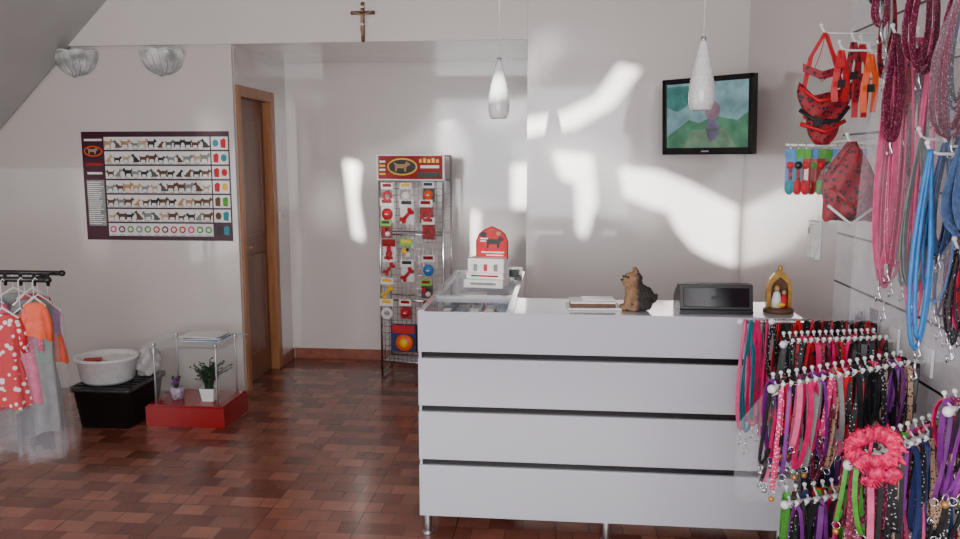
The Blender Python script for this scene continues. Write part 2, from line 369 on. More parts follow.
fur=D.materials.new('terrier_fur'); fur.use_nodes=True; nt=fur.node_tree; n=nt.nodes; l=nt.links
tc=n.new('ShaderNodeTexCoord'); sp=n.new('ShaderNodeSeparateXYZ'); l.new(tc.outputs['Object'],sp.inputs[0])
no=n.new('ShaderNodeTexNoise'); no.inputs['Scale'].default_value=60; l.new(tc.outputs['Object'],no.inputs['Vector'])
ma=n.new('ShaderNodeMath'); ma.operation='MULTIPLY_ADD'; ma.inputs[1].default_value=.03; l.new(no.outputs['Fac'],ma.inputs[0]); l.new(sp.outputs['X'],ma.inputs[2])
rr=n.new('ShaderNodeValToRGB'); rr.color_ramp.elements[0].position=.0; rr.color_ramp.elements[0].color=(.33,.19,.10,1)
rr.color_ramp.elements[1].position=.018; rr.color_ramp.elements[1].color=(.04,.03,.028,1)
l.new(ma.outputs[0],rr.inputs['Fac'])
l.new(rr.outputs['Color'],n['Principled BSDF'].inputs['Base Color']); n['Principled BSDF'].inputs['Roughness'].default_value=.85
ob.data.materials.clear(); ob.data.materials.append(fur)
b=B('face'); b.ell((-.0575,-.031,.131),(.006,.0055,.005),BLKG)
b.ell((-.045,-.027,.144),.0045,BLKG); b.ell((-.037,-.038,.142),.0045,BLKG); b.ell((-.052,-.008,.142),.004,BLKG)
ob=b.finish(); ob.parent=root

# ------------------------------------------------------------ pendants
PEND=mat('white_glazed_ceramic',(.85,.85,.85),.2,coat=.5); PDOT=mat('ceramic_relief',(.55,.55,.56),.4)
for (x,y) in((-.313,4.1),(.585,3.5)):
    b=B('pendant_lamp')
    z=1.857
    pr=[(.038,0),(.044,.004),(.052,.03),(.054,.06),(.05,.11),(.042,.16),(.032,.205),(.023,.245),(.016,.275),(.010,.285)]
    b.lathe(pr,(x,y,z),PEND,32)
    b.lathe([(r-.004,zz+.001) for r,zz in pr],(x,y,z),PEND,32)
    for i in range(1,9):
        zz=.02+i*.025
        j0=max(k for k in range(len(pr)) if pr[k][1]<=zz); a0,a1=pr[j0],pr[j0+1]; rr_=a0[0]+(a1[0]-a0[0])*(zz-a0[1])/(a1[1]-a0[1])
        for j in range(12):
            a=2*math.pi*(j+.5*(i%2))/12; b.ell((x+rr_*math.cos(a),y+rr_*math.sin(a),z+zz),(.0018,.0018,.005),PDOT,seg=6)
    b.cyl((x,y,z+.28),(x,y,z+.30),.011,ALU); b.cyl((x,y,z+.3),(x,y,3.085),.0028,PLW,seg=8)
    b.lathe([(.0,0),(.05,0),(.045,.03),(.0,.03)],(x,y,3.07),PLW)
    b.ell((x,y,z+.06),(.022,.022,.03),CREAM); b.finish()

# ------------------------------------------------------------ TV
b=B('wall_mounted_television')
T=Matrix.Translation((.853,4.90,1.907))@Matrix.Rotation(math.radians(-42),4,'Z')@Matrix.Rotation(math.radians(3),4,'X')
b.M=T; w,h=.60,.45
b.box((0,.02,0),(w,.04,h),BLKG); b.box((0,.05,0),(w*.7,.04,h*.6),BLK)
for a in((0,-.006,h/2-.012,w,.02,.024),(0,-.006,-h/2+.02,w,.02,.04),(-w/2+.012,-.006,0,.024,.02,h),(w/2-.012,-.006,0,.024,.02,h)): b.box(a[:3],a[3:],BLKG)
def em(n_,c,e=.35): return mat(n_,[q*.6 for q in c],.15,emit=e,var=.25,scale=12)
def scr(p,m,k): b.prism(p,(0,-.001-.0006*k,0),(1,0,0),(0,0,1),.0003,m)
sw,sh=w/2-.024,h/2-.03
scr([(-sw,-sh+.01),(sw,-sh+.01),(sw,sh),(-sw,sh)],em('screen_sky',(.30,.55,.58)),1)
scr([(-sw,-.12),(-.12,-.02),(-.05,-.04),(.05,.0),(.2,-.03),(sw,.02),(sw,-.19),(-sw,-.19)],em('screen_green',(.12,.34,.20)),2)
scr([(-sw,.18),(-.05,.18),(-.14,.06),(-.2,.03),(-sw,.06)],em('screen_leaf',(.10,.34,.30)),2)
scr([(-.16,-.19),(-.1,-.08),(.12,-.07),(.2,-.19)],em('screen_path',(.22,.36,.24)),3)
scr(cir(.04,.03,.05,1.1),em('screen_pink',(.40,.26,.34)),4); scr(cir(.04,-.08,.045,1.5),em('screen_purple',(.28,.24,.38)),3); scr(cir(.02,.09,.025,1.4),em('screen_pink2',(.35,.28,.34)),3)
b.box((.0,-.018,-h/2+.02),(.05,.002,.008),ALU)
b.M=Matrix(); b.cyl((.9,4.96,1.9),(1.03,5.14,1.9),.018,BLK); b.cyl((1.03,5.14,1.9),(1.15,5.1,1.9),.018,BLK); b.bb(1.148,1.164,5.04,5.16,1.8,2.0,BLK)
b.finish(.003)

# ------------------------------------------------------------ crucifix
b=B('crucifix')
X,Y=-1.297,5.29
b.box((X,Y,2.54),(.022,.016,.235),BRN); b.box((X,Y,2.60),(.14,.016,.022),BRN)
for p in((X,2.658),(X,2.424)): b.ell((p[0],Y,p[1]),(.013,.009,.011),BRN)
for s in(-1,1): b.ell((X+s*.072,Y,2.60),(.010,.009,.013),BRN)
Yb=Y-.016
b.tube([(X,Yb,2.59),(X+.002,Yb-.004,2.565),(X-.002,Yb-.004,2.54),(X,Yb,2.525)],[.010,.0115,.009,.0105],SKIN,10)
b.ell((X+.003,Yb-.005,2.608),(.008,.008,.010),SKIN); b.ell((X+.003,Yb-.001,2.612),(.009,.008,.009),BRN)
for s in(-1,1):
    b.tube([(X+s*.008,Yb,2.588),(X+s*.033,Yb,2.594),(X+s*.062,Yb,2.603)],[.0055,.004,.003],SKIN)
    b.tube([(X+s*.005,Yb,2.525),(X+s*.007,Yb-.012,2.49),(X+s*.002,Yb,2.452)],[.007,.0055,.0035],SKIN)
b.ell((X,Yb-.003,2.525),(.0135,.009,.011),CREAM); b.box((X,Y-.01,2.636),(.025,.004,.012),CREAM)
b.finish()

# ------------------------------------------------------------ shell sconces
MARB=mat('marbled_glass',(.36,.39,.39),.15,var=.1,scale=11,c2=(.78,.78,.78),coat=.5)
for X in(-3.32,-2.70):
    b=B('shell_wall_sconce'); Z=2.375; n1=65; rings=[]
    for i in range(10):
        t=i/9; ring=[]
        for j in range(n1):
            q=math.pi*j/(n1-1); fl=abs(math.sin(q*4.5)); sc=1+.05*fl*t
            rr2=.15*math.sin(t*math.pi/2)**.8*sc
            ring.append((X+rr2*math.cos(q), 5.345-(.005+.12*math.sin(q)*t)*(1+.06*fl*t), Z-.15*(1-t**1.8)+.012*fl*t))
        rings.append(ring)
    b.loft(rings,MARB,closed=False,cap=False)
    for k_ in range(10):
        q=math.pi*k_/9*.98+.02; pts=[]
        for i in range(1,10):
            t=i/9; rr2=.15*math.sin(t*math.pi/2)**.8
            pts.append((X+rr2*math.cos(q),5.343-(.005+.12*math.sin(q)*t),Z-.15*(1-t**1.8)))
        b.tube(pts,.0025,GRY,5)
    b.tube(rings[-1][::2],.004,PLW,6)
    b.bb(X-.05,X+.05,5.335,5.349,Z-.12,Z-.02,ALU); b.ell((X,5.31,Z-.148),(.014,.02,.014),ALU)
    b.ell((X,5.31,Z-.05),(.02,.02,.04),CREAM)
    o=b.finish(); sd=o.modifiers.new('s','SOLIDIFY'); sd.thickness=.003

# ------------------------------------------------------------ poster
b=B('dog_breeds_poster'); px,pz=-3.33,1.09; W,Hh=1.07,.755
Rr=random.Random(3)
def pq(x0,z0,x1,z1,m,k=1): b.bb(px+x0,px+x1,5.3495-.0012*k-.001,5.3495-.0012*k,pz+z0,pz+z1,m)
pq(0,0,W,Hh,MAR,0)
sil=[BLKS,BRN,TAN,GRY,BLKS,BRN,mat('fawn',(.55,.4,.25),.6),mat('dark_grey',(.1,.1,.1),.6)]
for r in range(7):
    z0=.03+r*.1; z1=z0+.088
    pq(.165,z0,.93,z1,CREAM,1)
    for c in range(12):
        x=.198+c*.0635; s=.068*Rr.uniform(.75,1.05); fl=1 if Rr.random()<.7 else -1
        if r==0:
            mm=Rr.choice([RED,RED,HOT,GRN,BRN,GRY]); b.prism(cir(0,0,.024,1),(px+x,5.3465,pz+z0+.046),(1,0,0),(0,0,1),.0005,mm); b.prism(cir(0,0,.014,1),(px+x,5.3455,pz+z0+.046),(1,0,0),(0,0,1),.0005,CREAM)
        else:
            hs=Rr.uniform(.85,1.08); sh_=dogsit if Rr.random()<.2 else dogp
            pts=[(fl*a*s,q*s*hs) for a,q in sh_]
            if fl<0: pts=pts[::-1]
            b.prism(pts,(px+x,5.3465,pz+z0+.013),(1,0,0),(0,0,1),.0005,Rr.choice(sil))
        pq(x-.02,z0+.004,x+.02,z0+.008,GRY,2)
    pq(.94,z0,1.06,z1,CREAM if r>0 else MAR,1)
    for k in range(2):
        cc=Rr.choice([RED,YEL,TEAL,GRN,BRN,BRN,RED,BLK])
        if Rr.random()<.5: b.prism(cir(0,0,.021,1.2),(px+.972+k*.055,5.3465,pz+z0+.044),(1,0,0),(0,0,1),.0005,cc)
        else: b.prism([(-.018,-.03),(.015,-.034),(.02,.02),(.006,.034),(-.02,.02)],(px+.972+k*.055,5.3465,pz+z0+.044),(1,0,0),(0,0,1),.0005,cc)
pq(.02,.10,.15,.42,GRY,1)
for k in range(21): pq(.025,.112+k*.0145,.025+Rr.uniform(.08,.12),.117+k*.0145,CREAM,2)
b.prism(cir(0,0,.068,.55),(px+.083,5.347,pz+.62),(1,0,0),(0,0,1),.0005,ORG); b.prism(cir(0,0,.060,.5),(px+.083,5.3462,pz+.62),(1,0,0),(0,0,1),.0005,MAR); 
b.prism([(a*.07,q*.05) for a,q in dogp],(px+.083,5.3455,pz+.60),(1,0,0),(0,0,1),.0004,TAN)
pq(.02,.52,.15,.54,REDG,1); pq(.03,.46,.14,.475,CREAM,1); pq(.02,.69,.15,.705,CREAM,1)
b.finish()

# ------------------------------------------------------------ wire display stand with toys
b=B('pet_toy_display_stand')
b.M=Matrix.Translation((-1.085,5.98,0))@Matrix.Rotation(math.radians(-6),4,'Z')
hw=.245
for x in(-hw,hw):
    for y in(-.12,.12):
        b.cyl((x,y,.0),(x,y,1.68),.009,CHR,seg=8)
    b.cyl((x,-.12,.03),(x,.12,.03),.008,CHR,seg=8)
    for z in [ .2+.1*i for i in range(13)]: b.cyl((x,-.12,z),(x,.12,z),.003,CHR,seg=6)
    b.bb(x-.004,x+.004,-.11,.11,.1,1.5,FILM)
for z in(.12,.6,1.1,1.5,1.68):
    for y in(-.12,.12): b.cyl((-hw,y,z),(hw,y,z),.007,CHR,seg=8)
for i in range(13): b.cyl((-hw+.02+i*.0345,-.1,.12),(-hw+.02+i*.0345,-.1,1.5),.002,CHR,seg=6)
for i in range(29): b.cyl((-hw,-.102,.14+i*.05),(hw,-.102,.14+i*.05),.002,CHR,seg=6)
b.bb(-hw,hw,-.06,.1,.10,.115,ALU)
b.bb(-hw-.015,hw+.015,-.135,-.115,1.50,1.69,PLW)
b.bb(-hw,hw,-.138,-.134,1.51,1.68,REDG)
b.prism(cir(0,0,.115,.55),(-.06,-.1385,1.6),(1,0,0),(0,0,1),-.001,YEL); b.prism(cir(0,0,.105,.5),(-.06,-.140,1.6),(1,0,0),(0,0,1),-.001,BLK)
b.prism([(a*.11,q*.08) for a,q in dogp],(-.06,-.1415,1.565),(1,0,0),(0,0,1),-.001,TAN)
for k in range(4): b.bb(-.235,-.19,-.140,-.138,1.54+k*.03,1.555+k*.03,CREAM if k%2 else YEL)
for k in range(5): b.bb(.07+k*.032,.09+k*.032,-.142,-.138,1.63,1.655+.008*(k%2),YEL)
b.bb(.08,.22,-.142,-.138,1.59,1.61,CREAM); b.bb(.06,.23,-.142,-.138,1.525,1.56,BLK)
cols=[RED,YEL,ORG,RED,RED,CREAM,RED,BLUE]
def toy(x,z,k,s=1.):
    b.cyl((x,-.102,z+.06*s),(x,-.20,z+.065*s),.0025,CHR,seg=6); b.ell((x,-.20,z+.065*s),.005,CHR,seg=6)
    b.box((x,-.185,z+.04*s),(.085*s,.002,.045*s),[CREAM,CREAM,REDG,CREAM,LIME][k%5]); b.box((x,-.187,z+.045*s),(.06*s,.002,.02*s),[REDG,YEL,BLK,REDG][k%4])
    b.box((x,-.175,z-.03*s),(.085*s,.03,.09*s),FILM)
    if k%2==0: b.box((x,-.158,z-.03*s),(.085*s,.002,.1*s),[CREAM,REDG,BLK][k//2%3])
    m=cols[k%8]; Y0=-.18
    t=k%5
    if t==0: b.ell((x,Y0,z-.03*s),(.034*s,.025,.036*s),m); b.tube([(x-.03*s,Y0-.004,z-.03*s),(x,Y0-.027,z-.03*s),(x+.03*s,Y0-.004,z-.03*s)],.004,CREAM)
    elif t==1:
        b.tube([(x-.022*s,Y0,z-.055*s),(x+.022*s,Y0,z-.005*s)],.010*s,m)
        for sx,sz in((-1,-1),(1,1)):
            for e in(-1,1): b.ell((x+sx*.024*s+e*.009,Y0,z-.03*s+sz*.027*s-e*.009),.013*s,m)
    elif t==2:
        b.ell((x,Y0,z-.035*s),(.022*s,.02,.036*s),m); b.ell((x,Y0,z+.005*s),.015*s,m); b.tube([(x,Y0,z-.06*s),(x+.015,Y0,z-.09*s)],.006,YEL); b.tube([(x,Y0,z-.06*s),(x-.015,Y0,z-.09*s)],.006,YEL)
    elif t==3:
        pts=[(x+.028*s*math.cos(q),Y0,z-.03*s+.028*s*math.sin(q)) for q in [i*math.pi/6 for i in range(12)]]; b.tube(pts,.010*s,m,loop=True)
    else:
        b.ell((x-.012,Y0,z-.02*s),(.024*s,.018,.024*s),m); b.ell((x+.014,Y0,z-.045*s),(.02*s,.018,.02*s),CREAM); b.ell((x+.01,Y0-.01,z-.01*s),(.012*s,.012,.012*s),BLK)
k=0
for r,z in enumerate([1.42,1.29,1.15,1.00,.86,.71,.56]):
    for x in(-.17,-.025,.14):
        if (r,x) in ((2,-.025),(5,-.025),(3,.14)): k+=1; continue
        toy(x+U(-.015,.015),z+U(-.02,.02),[3,5,10,0,6,8,14,2,8,12,9,2,11,6,15,1,9,4,13,20,7][k%21],U(.95,1.3)); k+=1
b.box((-.04,-.2,.33),(.19,.05,.2),NAVY); b.box((-.04,-.226,.40),(.17,.003,.06),RED); b.ell((-.03,-.235,.30),(.07,.02,.065),ORG); b.ell((-.03,-.25,.30),(.035,.015,.035),YEL); b.cyl((-.04,-.102,.43),(-.04,-.22,.43),.003,CHR,seg=6)
b.finish()

# ------------------------------------------------------------ glass side table + things
b=B('glass_side_table')
x0,x1,y0,y1=-2.56,-2.05,4.6,4.98
b.bb(x0,x1,y0,y1,0.0,.125,REDG); b.bb(x0+.01,x1-.01,y0+.01,y1-.01,.125,.135,REDG)
b.bb(x0-.01,x1+.01,y0-.01,y1+.01,.505,.515,GLASS)
for x in(x0+.05,x1-.06): b.bb(x,x+.008,y0+.03,y1-.03,.135,.505,GLASS)
b.bb(x0+.06,x1-.07,y1-.04,y1-.032,.135,.505,GLASS)
for x in(x0+.054,x1-.056):
    for y in(y0+.04,y1-.04): b.cyl((x,y,.135),(x,y,.505),.006,ALU,seg=8); b.cyl((x,y,.497),(x,y,.52),.014,ALU,seg=12)
for yy in(y0-.01,y1+.008): b.bb(x0-.01,x1+.01,yy,yy+.002,.505,.515,ALU)
b.finish(.001)
b=B('magazine_stack')
for i,(m,a) in enumerate(((CREAM,4),(BLUE,-6),(CREAM,2),(GRY,10),(CREAM,-3))): b.box((-2.24+U(-.01,.01),4.8,.524+i*.006),(.25,.19,.005),m,rot=rz(a))
b.finish()
b=B('potted_plant'); cx,cy=-2.20,4.74
b.loft([[(cx+a*w_,cy+c*w_,z) for a,c in((-1,-1),(1,-1),(1,1),(-1,1))] for w_,z in((.036,.136),(.048,.22),(.044,.22),(.04,.2))],PLW,smooth=False)
b.lathe([(.03,.0),(.0,.001)],(cx,cy,.212),BRN,cap=True)
for i in range(110):
    a=U(0,6.28); l_=U(.09,.2); lean=U(.1,.85); 
    p0=Vector((cx+U(-.02,.02),cy+U(-.02,.02),.21)); pts=[p0+Vector((math.cos(a)*l_*lean*t*t*.9,math.sin(a)*l_*lean*t*t*.9,l_*t*(1-.35*lean*t))) for t in(0,.33,.66,1)]
    b.strap(pts,.008,(-math.sin(a),math.cos(a),0),LEAF,.001)
    for s in(-1,1): b.prism([(0,0),(.012,.006),(.026,0),(.012,-.006)],pts[2 if s>0 else 3],(math.cos(a+s),math.sin(a+s),.3),(0,.3,1),.001,LEAF)
b.finish()
b=B('small_flower_pot'); cx,cy=-2.42,4.75
b.lathe([(.0,0),(.035,0),(.045,.05),(.042,.08),(.036,.08),(.03,.06),(0,.06)],(cx,cy,.136),mat('purple_pot',(.4,.33,.42),.4,var=.5,scale=60))
for i in range(26):
    a=U(0,6.28); r=U(0,.035); z=.235+U(0,.045)
    b.tube([(cx+r*.4*math.cos(a),cy+r*.4*math.sin(a),.2),(cx+r*math.cos(a),cy+r*math.sin(a),z)],.0015,LEAF,5); b.ell((cx+r*math.cos(a),cy+r*math.sin(a),z),.009,PUR if i%3 else LEAF,seg=6)
b.finish()

# ------------------------------------------------------------ crate, basin, cloth
b=B('plastic_crate')
x0,x1,y0,y1=-2.99,-2.60,4.5,4.95
def rr_(x0,x1,y0,y1,z,r=.04):
    o=[]
    for cx,cy,a0 in((x1-r,y1-r,0),(x0+r,y1-r,90),(x0+r,y0+r,180),(x1-r,y0+r,270)):
        for k in range(5): a=math.radians(a0+k*22.5); o.append((cx+r*math.cos(a),cy+r*math.sin(a),z))
    return o
b.loft([rr_(x0+.03,x1-.03,y0+.03,y1-.03,0),rr_(x0+.005,x1-.005,y0+.005,y1-.005,.23),rr_(x0-.012,x1+.012,y0-.012,y1+.012,.235),rr_(x0-.012,x1+.012,y0-.012,y1+.012,.26),rr_(x0+.01,x1-.01,y0+.01,y1-.01,.26),rr_(x0+.04,x1-.04,y0+.04,y1-.04,.02)],BLK)
for i in range(8): b.bb(x0+.0,x1-.0,4.52+i*.056,4.54+i*.056,.245,.26,BLK)
b.finish()
b=B('pet_basin')
cx,cy=-2.84,4.68
b.lathe([(.0,.0),(.14,0),(.16,.02),(.18,.14),(.195,.15),(.195,.165),(.175,.165),(.16,.13),(.14,.03),(0,.025)],(cx,cy,.262),PLW,36,sx=1,sy=.92)
b.box((cx-.06,cy-.06,.40),(.10,.08,.03),RED,rot=rz(20)); b.box((cx+.03,cy+.03,.35),(.16,.14,.12),CREAM,rot=rz(-20))
b.finish()
# crumpled towel lying in the crate's corner beside the basin
b=B('crumpled_towel'); rings=[]
for i in range(1,18):
    t=math.pi*i/18; ring=[]
    for j in range(36):
        q=2*math.pi*j/36; f=1+.16*math.sin(3*q+t*4)+.10*math.sin(7*q-t*6)+.06*math.sin(11*q+t*9)
        ring.append((-2.66+.062*math.sin(t)*math.cos(q)*f,4.86+.10*math.sin(t)*math.sin(q)*f,max(.262,.345+.10*math.cos(t)*(1+.12*math.sin(5*q)))))
    rings.append(ring)
b.loft(rings,mat('towel_terry',(.60,.58,.56),.9,bump=.4,scale=90)); b.finish()

# ------------------------------------------------------------ left clothes rack
b=B('pet_clothes_rack')
ZR=1.075; YR=3.6; XE=-2.46
b.cyl((-3.2,YR,ZR),(XE,YR,ZR),.013,DKM); b.cyl((-3.2,YR+.16,ZR+.01),(XE-.03,YR+.16,ZR+.01),.012,DKM)
b.cyl((-3.2,YR,0),(-3.2,YR,1.4),.016,DKM); b.cyl((-3.2,YR+.16,0),(-3.2,YR+.16,1.4),.016,DKM)
b.cyl((-3.2,YR-.3,.02),(-3.2,YR+.45,.02),.018,DKM); b.cyl((-3.5,YR+.08,.02),(-2.9,YR+.08,.02),.018,DKM); b.cyl((-3.2,YR,1.4),(-3.2,YR+.16,1.4),.016,DKM)
b.cyl((XE-.07,YR,ZR+.006),(XE-.07,YR+.16,ZR+.012),.008,DKM)
for x in(XE,XE-.07,XE-.14,XE-.22): b.cyl((x,YR,ZR-.03),(x,YR,ZR+.03),.008,DKM)
b.ell((XE,YR,ZR),.018,DKM); b.ell((XE-.03,YR+.16,ZR+.01),.016,DKM)
def garment(b,x,y,ztop,zbot,w,ang,m,m2=None,sleeve=True,seed=0,fm=None,zf=.16):
    q=random.Random(seed); ph=q.uniform(0,6); A=math.radians(ang); ca,sa=math.cos(A),math.sin(A)
    def P(lx,ly,z): return (x+lx*ca-ly*sa,y+lx*sa+ly*ca,z)
    top=ZR+.012-ztop
    b.tube([P(0,0,ztop+.03),P(0,0,ztop+top-.015),P(.012,0,ztop+top),P(.02,0,ztop+top-.01)] ,.0025,PLW,6)
    b.tube([P(-w*.42,0,ztop-.02),P(0,0,ztop+.03),P(w*.42,0,ztop-.02)],.005,CREAM,6)
    def rings(prof,off=0,zb=zbot):
        out=[]
        for v,hw_,d in prof:
            z=ztop+(zb-ztop)*v; r=[]
            for j in range(36):
                t=2*math.pi*j/36; f=1+.13*v*math.sin(t*6+ph)+.06*v*math.sin(t*11+ph*2)
                r.append(P((hw_*w+off)*math.cos(t)*f,(d*w+off)*math.sin(t)*f,z+ (.01*math.sin(t*3+ph) if v>.9 else 0)))
            out.append(r)
        return out
    body=[(0,.14,.06),(.03,.34,.1),(.1,.42,.14),(.3,.36,.17),(.5,.36,.18)]
    skirt=[(.5,.36,.18),(.56,.42,.2),(.8,.50,.24),(1,.55,.27)]
    b.loft(rings(body),m,cap=False); b.loft(rings(skirt),m2 or m,cap=False)
    b.loft(rings([(.48,.375,.19),(.52,.375,.19)]),m2 or m,cap=False)
    if sleeve:
        for s in(-1,1):
            b.tube([P(s*w*.34,0,ztop-.03),P(s*w*.5,0,ztop-.10),P(s*w*.55,-.01,ztop-.19)],[w*.13,w*.12,w*.1],m,10)
    if fm: b.loft(rings([(0,.16,.1),(.05,.46,.2),(.5,.5,.25),(.9,.52,.26),(1.0,.54,.3)],.006,zf),fm,cap=False)
zt=ZR-.108
garment(b,-2.655,YR-.07,zt-.05,.46,.17,10,REDD,REDD,seed=1,fm=FILM,zf=.25)
garment(b,-2.60,YR-.02,zt-.06,.46,.14,30,PINKD,PINK,seed=2,fm=FILM,zf=.3)
garment(b,-2.62,YR+.05,zt,.42,.15,65,GRY,SAGE,seed=3,fm=FILM2,zf=.16)
garment(b,-2.525,YR-.02,zt,.80,.12,15,CORAL,CORAL,seed=4,sleeve=True,fm=FILM,zf=.17)
garment(b,-2.545,YR+.04,zt,.30,.14,50,SAGE,GRY,seed=14,fm=FILM2,zf=.16,sleeve=False)
garment(b,-2.80,YR,zt,.42,.2,30,PINK,RED,seed=5,fm=FILM)
garment(b,-2.575,YR+.16,zt-.06,.62,.13,20,LAV,CORAL,seed=6,sleeve=False,fm=FILM)
garment(b,-2.66,YR+.16,ZR-.098,.38,.17,45,RED,GRY,seed=7,fm=FILM2)
garment(b,-2.76,YR+.16,ZR-.098,.38,.2,45,GRY,PINK,seed=8,fm=FILM)
b.finish()

# ------------------------------------------------------------ right wall slat panel and pegs
b=B('slatwall_panel')
b.bb(1.15,XR-.001,1.0,3.45,.3,2.75,mat('slatwall_board',(.68,.66,.67),.35))
z=.35
while z<2.7: b.bb(1.148,1.151,1.0,3.448,z-.004,z+.004,DKM); z+=.2
b.finish()
def peg(b,y,z,l,x0=1.147,dy=0):
    b.bb(x0-.006,x0,y-.03,y+.03,z-.02,z+.02,PLW)
    b.tube([(x0,y,z),(x0-l*.9,y+dy*.9,z+.005),(x0-l,y+dy,z+.012),(x0-l-.008,y+dy,z+.03)],.004,PLW,8)
    b.ell((x0-l-.008,y+dy,z+.033),.007,PLW,seg=8)
def leash(b,x,y,z,L_,m,w=.018,ang=0,loops=2,rope=False,sp=.02):
    A=math.radians(ang); d=Vector((math.cos(A),math.sin(A),0)); o=Vector((x,y,z))
    for k in range(loops):
        Lk=L_*U(.88,1.0); s=sp*(1+.5*k); off=Vector((U(-.006,.006),U(-.012,.012),0))
        pts=[]
        for i in range(21):
            t=i/20; a=t*math.pi*2
            zz=-(1-math.cos(a))/2*Lk; ww=math.sin(a)*s*(.3+.7*(1-math.cos(a))/2)
            pts.append(o+off+d*ww+Vector((0,.004*math.sin(a*3+k),zz)))
        if rope: b.tube(pts,w*.35,m,8)
        else: b.strap(pts,w,d+Vector((0,.7,0)),m)
    p=o+Vector((.0,-.006,-L_-.01)); b.tube([p+Vector((0,0,.03)),p,p+Vector((.008,0,-.02)),p+Vector((-.006,0,-.03)),p+Vector((-.008,0,-.012))],.003,CHR,6)
def collar(b,x,y,z,L_,m,w=.016,ang=90,open_=.022):
    A=math.radians(ang); d=Vector((math.cos(A),math.sin(A),0)); n_=Vector((-d.y,d.x,0)); o=Vector((x,y,z)); pts=[]
    tw=U(-.04,.03)
    for i in range(15):
        a=i/14*math.pi*2; k_=(1-math.cos(a))/2; pts.append(o+d*math.sin(a)*open_+Vector((tw*k_*k_,tw*.5*k_,-k_*L_)))
    b.strap(pts,w,n_,m,.003)
    rot=Matrix.Rotation(A,3,'Z')
    b.box(pts[4]+d*.002,(.006,w*1.5,.03),random.choice([BLKS,CHR,CHR,m]),rot=rot)
    rg=[pts[7]+Vector((0,0,-.010))+(n_*math.cos(q)+Vector((0,0,1))*math.sin(q))*.010 for q in [i*math.pi/4 for i in range(8)]]
    b.tube(rg,.0018,CHR,5,loop=True)
    if R()<.35: b.ell(pts[7]+Vector((0,0,-.026)),.009,GOLD if R()<.5 else CHR,seg=8)

b=B('bandana_harness')
y=3.1; x=.95; peg(b,y,2.10,.205)
b.strap([(x,y,2.11),(x-.05,y-.01,2.02),(x-.07,y-.01,1.9),(x-.06,y-.02,1.80)],.018,(1,0,.3),RED); b.strap([(x,y,2.11),(x+.03,y-.01,2.02),(x+.07,y-.01,1.9),(x+.07,y-.02,1.82)],.018,(1,0,-.3),RED)
b.strap([(x,y-.005,2.11),(x-.02,y-.02,2.03),(x-.04,y-.02,1.97),(x-.01,y-.02,1.93),(x+.05,y-.02,1.99),(x+.02,y-.01,2.06),(x,y,2.11)],.016,(.3,1,0),RED)
rings=[]
for i in range(14):
    t=i/13; hw2=.092*(1-t**2.2*.8)+.008*math.sin(t*9); zc=1.90-.195*t
    rings.append([(x+hw2*math.cos(q),y-.03+.022*math.sin(q)*(1+.5*math.sin(q*4+t*9)),zc+.03*math.cos(q*2)*(1-t)) for q in [j*math.pi/14 for j in range(28)]])
b.loft(rings,REDP)
b.tube([(x-.085,y-.03,1.83),(x-.03,y-.062,1.785),(x+.04,y-.062,1.79),(x+.085,y-.03,1.84)],.008,BLKS); b.tube([(x-.08,y-.03,1.78),(x,y-.062,1.75),(x+.075,y-.03,1.79)],.008,RED)
b.tube([(x-.09,y-.035,1.91),(x-.03,y-.064,1.86),(x+.04,y-.064,1.87),(x+.09,y-.035,1.91)],.007,RED)
b.box((x-.03,y-.069,1.785),(.03,.012,.03),BLKS); b.strap([(x-.085,y-.04,1.98),(x-.02,y-.055,1.95),(x+.05,y-.05,1.97)],.03,(0,0,1),REDP)
b.finish()
b=B('nylon_harness_set')
for (yy,xx,zt,zb,m) in((2.95,.96,2.02,1.85,RED),(2.98,1.01,2.05,1.85,REDP),(2.9,1.04,2.0,1.81,ORG),(3.04,1.06,2.05,1.80,RED)):
    peg(b,yy,zt,1.147-xx)
    b.strap([(xx,yy,zt+.005),(xx-.014,yy-.01,zt-.07),(xx-.02,yy-.01,zt-.13),(xx-.016,yy-.01,zb)],.022,(1,-.3,0),m,.006)
    b.strap([(xx,yy,zt+.005),(xx+.016,yy-.012,zt-.07),(xx+.018,yy-.012,zt-.13),(xx+.014,yy-.012,zb)],.02,(1,.3,0),m,.006)
    b.strap([(xx-.024,yy-.015,zt-.11),(xx+.024,yy-.015,zt-.115)],.02,(0,0,1),m); b.box((xx,yy-.02,zt-.11),(.022,.01,.026),BLKS); b.box((xx-.005,yy-.015,zt-.04),(.026,.008,.03),m)
b.finish()
b=B('carded_accessory_row')
y=3.1; b.cyl((1.146,y,1.70),(.83,y,1.705),.0045,PLW); b.cyl((1.146,y,1.73),(.95,y,1.71),.004,PLW)
mm=[BLUE,TEAL,RED,RED,REDG,GRN,RED,TEAL,REDP,RED]
for i in range(10):
    xx=.845+i*.028; A=rz(U(-35,-5)); yy=y-.01+U(-.01,.01)
    b.tube([(xx,y,1.71),(xx,yy,1.69)],.002,CHR,5)
    b.box((xx,yy,1.672),(.036,.002,.035),GRN if i%3 else BLUE,rot=A)
    b.box((xx,yy,1.60),(.03,.014,.11),mm[i],rot=A); b.ell((xx,yy-.006,1.55),(.018,.012,.03),mm[(i+1)%10]); b.box((xx,yy-.009,1.60),(.014,.004,.05),[REDP,REDP,CREAM][i%3],rot=A)
    b.ell((xx,yy-.008,1.63),(.015,.01,.015),[RED,BLK,RED,GRN][i%4])
    b.box((xx,yy-.002,1.59),(.034,.024,.14),FILM,rot=A)
b.finish()
b=B('bagged_leash_display')
for (yy,zt,xx) in((2.5,1.97,.98),(2.42,1.99,.93),(2.55,2.0,1.05),(2.38,2.0,1.02)):
    peg(b,yy,zt,1.147-xx)
